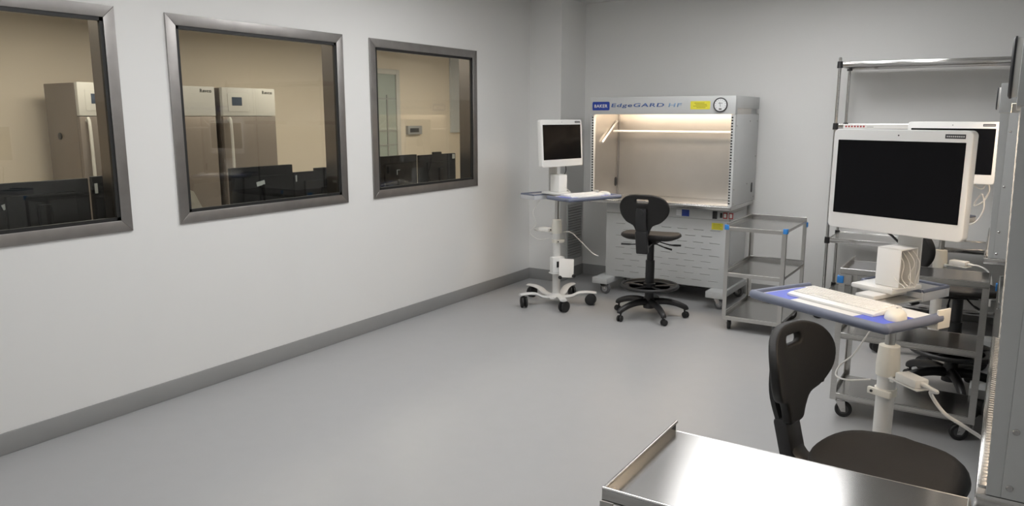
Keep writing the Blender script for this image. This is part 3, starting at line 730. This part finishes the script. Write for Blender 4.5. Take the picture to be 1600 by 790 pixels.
def make_keyboard():
    r = empty('keyboard', (0, 0, 0)); f = MB()
    f.prism([(-0.078, 0), (0.078, 0), (0.078, 0.018), (0.068, 0.022), (-0.060, 0.013), (-0.078, 0.008)], -0.19, 0.19, 'white', 'yz', bev=0.002)
    f.build('keyboard_body', r)
    k = MB()
    for row in range(6):
        n = 15 if row else 13
        for c in range(20):
            if row == 0 and 4 <= c <= 8:
                if c > 4: continue
                x0 = -0.182+c*0.0182; k.box((x0, -0.052, 0.010), (x0+0.0182*5-0.004, -0.036, 0.0175), 'paint_white', 0.0015, 1); continue
            if c in (14, 17) and row != 5: pass
            x0 = -0.182+c*0.0182; y0 = -0.052+row*0.0185
            zt = 0.0185+0.0012*row
            k.box((x0, y0, 0.010), (x0+0.0162, y0+0.0170, zt), 'paint_white', 0.0015, 1)
    k.build('keys', r)['kind'] = 'stuff'
    return r
def make_mouse():
    r = empty('mouse', (0, 0, 0)); f = MB(); n = 24; rings = []
    for i in range(9):
        t = i/8; z = 0.030*math.sin(t*PI/2); k = math.cos(t*PI/2)**0.55 if t < 1 else 0.02
        rings.append([f.bm.verts.new((0.036*k*math.cos(2*PI*j/n), 0.060*k*math.sin(2*PI*j/n)-0.004*t, z)) for j in range(n)])
    fs = []
    for A, B in zip(rings, rings[1:]):
        for j in range(n): fs.append(f.bm.faces.new((A[j], A[(j+1) % n], B[(j+1) % n], B[j])))
    fs.append(f.bm.faces.new(rings[0][::-1])); fs.append(f.bm.faces.new(rings[-1])); f._fin(fs, 'ivory', True)
    f.build('mouse_body', r, sharp=70)
    MB().lathe([(0.009, -0.003), (0.010, 0), (0.009, 0.003)], 'greyhub', 16, T=Tm(0, 0.028, 0.0222)@Rm('Y', 90)).build('scroll_wheel', r)
    return r
MW, MH = 0.550, 0.411
def make_aio():
    """all in one computer; origin at the screen centre of the back plate, faces -y"""
    r = empty('all_in_one_computer', (0, 0, 0))
    f = MB(); f.prism(rrect(-MW/2, -MH/2, MW/2, MH/2, 0.020), -0.030, 0.012, 'white', 'xz', bev=0.004)
    f.prism(rrect(-MW/2+0.03, -MH/2+0.04, MW/2-0.03, MH/2-0.03, 0.03), 0.011, 0.030, 'ivory', 'xz', bev=0.006)
    f.box((-0.06, 0.029, -0.06), (0.06, 0.04, 0.06), 'greyhub', 0.003)
    f.build('housing', r)
    sc = MB().prism(rrect(-MW/2+0.022, -MH/2+0.064, MW/2-0.022, MH/2-0.044, 0.002, 2), -0.0312, -0.029, 'screen', 'xz').build('screen', r)
    MB().lathe([(0.003, 0), (0.003, 0.001)], 'blackplas', 12, T=Tm(0, -0.030, MH/2-0.022)@FRONT).build('webcam', r)
    lb = MB().box((MW/2-0.098, -0.0315, MH/2-0.030), (MW/2-0.026, -0.0298, MH/2-0.014), 'label').build('asset_label', r)
    t = MB()
    for i in range(9): t.box((MW/2-0.093+i*0.0073, -0.0320, MH/2-0.025), (MW/2-0.088+i*0.0073, -0.0314, MH/2-0.0195), 'ink')
    t.build('print', lb)
    return r
def make_adapter():
    r = empty('power_adapter', (0, 0, 0))
    MB().box((-0.055, -0.032, 0.0), (0.055, 0.032, 0.034), 'paint_white', 0.006).build('adapter_body', r)
    MB().tube([(0.05, 0, 0.017), (0.075, 0, 0.017), (0.10, 0, 0.016)], [0.011, 0.010, 0.006], 'cable', 12).build('plug', r)
    MB().tube([(-0.053, 0, 0.017), (-0.06, 0, 0.017), (-0.068, 0, 0.016)], [0.006, 0.005, 0.004], 'blackplas', 10).build('strain_relief', r)
    return r
GC = 'white computer carts'; GA = 'white all in one computers'; GK = 'white keyboards'; GM = 'white mice'; GP = 'white power adapters'
def place_cart(loc, yaw, mon, ty, trr, trn, ba, texts, ada=0.0, adz=0.0):
    r, T = make_cart(ty-yaw, trr, trn, ba, ada, adz); r.location = (*loc, 0); r.rotation_euler = (0, 0, yaw)
    tag(r, texts[0], 'computer cart', GC)
    Wm = Tm(*loc, 0)@Matrix.Rotation(yaw, 4, 'Z')
    tm = Wm@T
    m = make_aio(); m.location = mon[0]; m.rotation_euler = (-mon[2], 0, mon[1]); tag(m, texts[1], 'computer', GA)
    k = make_keyboard(); p = tm@Vector((-0.005, 0.008, 0.0152)); k.location = p; k.rotation_euler = (0, 0, ty); tag(k, texts[2], 'keyboard', GK)
    ms = make_mouse(); p = tm@Vector((0.228, -0.01, 0.0152)); ms.location = p; ms.rotation_euler = (0, 0, ty+0.5); tag(ms, texts[3], 'mouse', GM)
    ad = make_adapter(); p = Wm@Vector((0.132*math.cos(ada), 0.132*math.sin(ada), 0.6615+adz)); ad.location = p; ad.rotation_euler = (0, 0, yaw+ada); tag(ad, texts[4], 'power adapter', GP)
    return r, m, k, ms, ad, Wm
c2 = place_cart((3.832, 3.345), -0.45, ((3.808, 3.365, 1.444), -0.39, 0.006), -0.507, 0.060, 0.392, 18,
    ('nearest white computer cart with a slate-edged keyboard tray beside the near black stool',
     'largest white-framed computer screen, on the nearest cart, its display switched off',
     'long white keyboard on the slate-edged tray of the nearest cart',
     'white mouse at the right end of the nearest keyboard tray',
     'white power adapter on the column of the nearest cart'), -0.3)
c1 = place_cart((0.795, 5.96), 1.25, ((0.82, 5.955, 1.467), 1.362, 0.06), 1.20, 0.06, 0.295, -122-72,
    ('white computer cart on black casters in the corner by the wall grille',
     'smallest white-framed computer screen, on the cart in the corner beside the lit bench',
     'white keyboard on the cart tray that reaches towards the lit bench',
     'white mouse on the tray of the corner cart',
     'white power adapter on the column of the corner cart'), 1.75)
c3 = place_cart((3.845, 6.03), -0.45, ((3.845, 6.005, 1.46), -0.12, 0.0), -0.6, 0.0, 0.36, 2,
    ('white computer cart mostly hidden behind the nearest cart, in front of the shelf rack',
     'white-framed computer screen partly hidden behind the largest screen',
     'white keyboard hidden on the cart in front of the shelf rack',
     'white mouse hidden on the cart in front of the shelf rack',
     'white power adapter on the cart column just above the rear steel trolley top'), 0.0, 0.03)
# box with paper hanging low on the corner cart's column
bx = empty('power_unit', (0.795, 5.96, 0.30)); bx.rotation_euler = (0, 0, 1.0); tag(bx, 'white box with a leaning paper sheet hung low on the corner cart column', 'power unit')
MB().box((-0.10, -0.115, 0.0), (0.06, -0.037, 0.012), 'cart_white', 0.003).box((-0.09, -0.105, 0.0125), (0.03, -0.04, 0.15), 'white', 0.004).build('unit_body', bx)
MB().box((-0.055, -0.110, 0.06), (0.0, -0.1045, 0.115), 'blackplas', 0.003).build('outlet', bx)
MB().box((-0.075, -0.004, 0.0), (0.075, 0.0, 0.17), 'paper', 0.001, T=Tm(0.02, -0.15, -0.03)@Rm('X', -14)@Rm('Y', 8)).build('paper_sheet', bx)
for x in (-0.05, 0.09): MB().lathe([(0.012, 0), (0.016, 0.004), (0.016, 0.016), (0.010, 0.02)], 'rubber_black', 18, T=Tm(x, -0.155, -0.02)@FRONT).build('knob', bx)

# cables
def cable(name, pts, r, label, m='cable', cat='cable'):
    o = MB().tube(smooth_path(pts, 8), r, m, 8).build(name); return tag(o, label, cat)
def cord(adapter, pts, r):
    inv = adapter.matrix_basis.inverted()
    return MB().tube(smooth_path([inv@Vector(p) for p in pts], 8), r, 'cable', 8).build('power_cord', adapter)
p = c2[4].matrix_basis@Vector((0.098, 0, 0.016)); q = c2[4].matrix_basis@Vector((0.13, 0, 0.012))
cord(c2[4], [p, q, (4.000, 3.22, 0.648), (4.050, 3.20, 0.588), (4.120, 3.19, 0.552), (4.186, 3.18, 0.520), (4.26, 3.16, 0.48)], 0.0075)
p = c1[4].matrix_basis@Vector((0.098, 0, 0.016)); q = c1[4].matrix_basis@Vector((0.12, 0, 0.0))
cord(c1[4], [p, q, (0.70, 6.10, 0.63), (0.84, 6.12, 0.65), (0.93, 6.16, 0.57), (1.02, 6.22, 0.46), (1.06, 6.28, 0.42)], 0.005)
p = c3[4].matrix_basis@Vector((0.098, 0, 0.016)); q = c3[4].matrix_basis@Vector((0.13, 0, 0.016))
cord(c3[4], [p, q, q+Vector((0.05, -0.03, -0.02)), q+Vector((0.08, -0.06, -0.08)), q+Vector((0.085, -0.08, -0.25))], 0.006)
cable('data_cable', [(0.64, 5.92, 0.955), (0.62, 5.90, 0.92), (0.60, 5.86, 0.84), (0.64, 5.85, 0.74), (0.58, 5.84, 0.66), (0.66, 5.86, 0.60), (0.74, 5.92, 0.61)], 0.0035, 'white cable looping down the window side of the corner cart')
cable('data_cable', [(3.765, 3.33, 0.85), (3.74, 3.32, 0.80), (3.70, 3.33, 0.72), (3.65, 3.36, 0.66), (3.64, 3.33, 0.62), (3.69, 3.31, 0.615), (3.775, 3.32, 0.63)], 0.0035, 'thin white cable looping beside the column of the nearest cart')

cable('data_cable', [(3.76, 3.43, 1.30), (3.77, 3.44, 1.24), (3.80, 3.45, 1.21), (3.84, 3.46, 1.16), (3.86, 3.46, 1.06)], 0.005, 'black cable dropping behind the neck of the nearest cart', 'blackplas')
cable('data_cable', [(0.78, 6.13, 1.28), (0.79, 6.12, 1.20), (0.76, 6.05, 1.13), (0.72, 6.03, 1.06)], 0.004, 'black cable curving below the smallest screen on the corner cart', 'blackplas')
cable('data_cable', [(4.02, 6.06, 1.33), (4.07, 6.03, 1.30), (4.05, 6.02, 1.22), (4.00, 6.05, 1.25), (4.04, 6.06, 1.31), (4.09, 6.05, 1.22), (4.06, 6.04, 1.13), (4.01, 6.07, 1.10), (4.05, 6.05, 1.18), (4.07, 6.03, 1.08), (4.02, 6.05, 0.98), (3.90, 6.05, 0.95)], 0.005, 'looped white cable hanging below the partly hidden screen')

# ------------------------------------------------------------------ office behind the glass
XO = -3.30; ZO = 2.60
struct(MB().box((XO-0.1, YF, 0), (XO, 10.6, ZO), 'cream').build('wall_office_far'))
struct(MB().box((XO, YF-0.1, 0), (-TH, YF, ZO), 'cream').build('wall_office_near_end'))
struct(MB().box((XO, 10.6, 0), (-TH, 10.7, ZO), 'cream').build('wall_office_end'))
struct(MB().box((XO-0.1, YF-0.1, ZO), (-TH, 10.7, ZO+0.1), 'ceiling').build('ceiling_office'))
for x, y in ((-1.7, 0.8), (-1.7, 3.4), (-1.7, 6.0), (-1.7, 8.6)): ceiling_lamp(x, y, ZO, (0.6, 1.2), 'lamp2', 'ceiling light panel in the office behind the glass', 'office ceiling light panels')
def fridge(y0, label):
    W, H, D = 0.66, 1.99, 0.50
    r = empty('laboratory_fridge', (-2.55, y0+W/2, 0)); r.rotation_euler = (0, 0, PI/2); tag(r, label, 'fridge', 'laboratory fridges')
    # local: faces -y
    f = MB(); f.box((-W/2, 0.0, 0.08), (W/2, D, H-0.005), 'fridges', 0.006); f.box((-W/2+0.03, 0.03, 0.0), (W/2-0.03, D-0.03, 0.08), 'fridged'); f.build('body', r)
    MB().box((-W/2, -0.045, 0.10), (W/2, -0.004, H-0.29), 'fridges', 0.006).build('door', r)
    hp = MB().box((-W/2, -0.05, H-0.285), (W/2, -0.004, H), 'fridgew', 0.006).build('control_head', r)
    MB().prism(rrect(-W/2+0.06, H-0.24, -0.02, H-0.06, 0.01), -0.0535, -0.049, 'fridgew', 'xz', bev=0.001).build('display_bezel', hp)
    MB().box((-W/2+0.11, -0.056, H-0.18), (-0.10, -0.052, H-0.095), 'lcd', 0.001).build('display', hp)
    text_mesh('Revco', 0.035, 0.13, 'inkdark', 'lettering', hp, Tm(W/2-0.10, -0.05, H-0.04)@FRONT, bold=0.03)
    h = MB(); h.tube(smooth_path([(-W/2+0.06, -0.044, H-0.33), (-W/2+0.06, -0.085, H-0.36), (-W/2+0.06, -0.085, H-0.95), (-W/2+0.06, -0.044, H-0.98)], 5), 0.014, 'fridgew', 10); h.build('handle', r)
    MB().lathe([(0.03, 0), (0.03, 0.006), (0.02, 0.008)], 'blackplas', 20, T=Tm(-W/2, 0.30, H-0.46)@Rm('Y', -90)).build('access_port', r)
    return r
fridge(3.52, 'tall tan steel fridge with white head seen through the left window')
fridge(4.205, 'tall steel fridge with white head at the left edge of the middle window')
fridge(4.95, 'steel fridge with a small screen on its white head, seen through the middle window')
# desks and monitors along the office side of the glass
def desk(y0, y1, label):
    r = empty('office_desk', (-0.62, (y0+y1)/2, 0)); L = (y1-y0)/2; tag(r, label, 'desk', 'office desks')
    MB().box((-0.35, -L, 0.715), (0.35, L, 0.745), 'wood', 0.004).build('desk_top', r)
    for x in (-0.31, 0.31):
        for y in (-L+0.05, L-0.05): MB().box((x-0.02, y-0.02, 0), (x+0.02, y+0.02, 0.715), 'greyhub', 0.003).build('leg', r)
    MB().box((0.325, -L+0.07, 0.35), (0.335, L-0.07, 0.715), 'wood', 0.002).build('modesty_panel', r)
desk(1.25, 2.72, 'grey office desk behind the left window'); desk(3.2, 4.65, 'grey office desk behind the middle window'); desk(4.85, 6.35, 'grey office desk behind the right window')
def office_monitor(y0, y1, ztop, label, stick=None, bar=True, wob=0.0, bump=False, H=0.40):
    r = empty('desktop_monitor', (-0.50, (y0+y1)/2, 0.746)); r.rotation_euler = (0, 0, PI/2+wob); tag(r, label, 'monitor', 'office monitors seen through the glass')
    W = (y1-y0); zt = ztop-0.746; z0 = zt-H
    f = MB(); f.box((-W/2, -0.022, z0), (W/2, 0.012, zt), 'mondark', 0.004); f.box((-W/2+0.09, -0.050, z0+0.08), (W/2-0.09, -0.022, zt-0.07), 'mondark', 0.008)
    f.build('housing', r)
    MB().box((-W/2+0.012, 0.0118, z0+0.015), (W/2-0.012, 0.0135, zt-0.012), 'screen').build('screen', r)
    MB().box((-0.035, -0.075, 0.01), (0.035, -0.05, zt-0.13), 'mondark', 0.004).build('stand', r)
    MB().prism(rrect(-0.13, -0.16, 0.13, 0.05, 0.04), 0.0, 0.012, 'mondark').build('foot', r)
    if stick:
        x, z, sw, sh, rot = stick
        MB().box((-sw/2, -0.001, -sh/2), (sw/2, 0.0005, sh/2), 'sticker', T=Tm(x, -0.0505 if abs(x) < W/2-0.12 else -0.0225, z-0.746)@Rm('Y', rot)).build('sticker', r)
    if bump: MB().box((-0.06, -0.02, zt-0.002), (0.06, 0.010, zt+0.022), 'mondark', 0.004).build('webcam', r)
office_monitor(1.90, 2.462, 1.335, 'back of a dark monitor with a torn pale label in the left window', (-0.17, 1.215, 0.07, 0.03, -20))
office_monitor(2.486, 3.05, 1.342, 'back of a dark monitor cut by the right edge of the left window', (-0.262, 1.27, 0.018, 0.06, 0))
office_monitor(3.475, 4.04, 1.336, 'back of a dark monitor with a tilted white label in the middle window', (-0.05, 1.215, 0.075, 0.032, -10))
office_monitor(4.052, 4.62, 1.272, 'back of a lower dark monitor beside it, right in the middle window', (-0.265, 1.225, 0.014, 0.05, 0), bump=True)
office_monitor(4.98, 5.535, 1.352, 'back of a dark monitor with a small square label, left in the right window', (-0.02, 1.205, 0.045, 0.045, 0))
office_monitor(5.575, 6.135, 1.34, 'dark monitor back with a label in its top corner, right window', (0.245, 1.31, 0.04, 0.045, 0), bump=True)
# office chair glimpsed in the middle window
ch = empty('office_chair', (-1.15, 3.62, 0)); tag(ch, 'cream shell office chair at the lower left of the middle window', 'chair')
t = MB(); n = 14; vs = []
for i in range(n+1):
    row = []
    for j in range(9):
        a = -0.9+1.8*i/n; z = 0.75+0.40*j/8; k = 1.0 if j < 6 else 1.0-0.10*(j-5)
        row.append(t.bm.verts.new((-0.28*math.cos(a)*1.0+0.02*j/8*-1, 0.26*math.sin(a)*k, z-0.06*(abs(a)**2)*(j/8))))
    vs.append(row)
fs = [t.bm.faces.new((vs[i][j], vs[i+1][j], vs[i+1][j+1], vs[i][j+1])) for i in range(n) for j in range(8)]
g = bmesh.ops.solidify(t.bm, geom=fs, thickness=0.02); t._fin(t.bm.faces, 'fridgew', True); t.build('backrest', ch)
MB().prism(rrect(-0.24, -0.24, 0.24, 0.24, 0.08), 0.45, 0.50, 'fridgew', bev=0.015).build('seat', ch)
MB().box((-0.30, -0.03, 0.46), (-0.24, 0.03, 0.86), 'fridgew', 0.006).build('back_bar', ch)
q = MB(); q.cyl((0, 0, 0.06), (0, 0, 0.455), 0.025, 'blackplas', 16)
for k in range(5): q.tube([(0, 0, 0.09), (0.28*math.cos(k*2*PI/5), 0.28*math.sin(k*2*PI/5), 0.03)], [0.022, 0.016], 'blackplas', 8)
for k in range(5): q.lathe([(0.01, -0.012), (0.026, -0.01), (0.026, 0.01), (0.01, 0.012)], 'rubber_black', 16, T=Tm(0.28*math.cos(k*2*PI/5), 0.28*math.sin(k*2*PI/5), 0.026)@Rm('X', 90))
q.build('star_base', ch)
# things on the far office wall
dr = empty('door_1', (XO, 8.05, 0)); struct(dr)
f = MB()
for a, c in (((0, 0.40, 0), (0.035, 0.475, 2.36)), ((0, -0.475, 0), (0.035, -0.40, 2.36)), ((0, -0.40, 2.29), (0.035, 0.40, 2.36))): f.box(a, c, 'fridgew', 0.004)
f.build('door_frame', dr)
f = MB(); f.box((0.0, -0.40, 0.0), (0.012, 0.40, 2.29), 'greenglass')
f.build('door_panel', dr)
f = MB()
for z in (1.95, 1.50, 1.30, 0.9): f.box((0.012, -0.40, z-0.008), (0.022, 0.40, z+0.008), 'slot')
f.box((0.012, 0.20, 0.02), (0.024, 0.225, 2.0), 'slot'); f.build('door_rail', dr)
th = empty('wall_controller', (XO, 8.83, 1.44)); tag(th, 'small grey controller box on the cream wall seen through the right window', 'controller')
MB().box((0, -0.16, 0), (0.05, 0.16, 0.125), 'greyhub', 0.006).build('housing', th)
MB().box((0.049, -0.12, 0.03), (0.053, 0.08, 0.09), 'label', 0.001).build('display', th)
struct(MB().box((XO, 9.74, 1.45), (XO+0.03, 10.06, 2.60), 'powder').build('wall_strip_1'))  # flat grey upright strip high on the far office wall
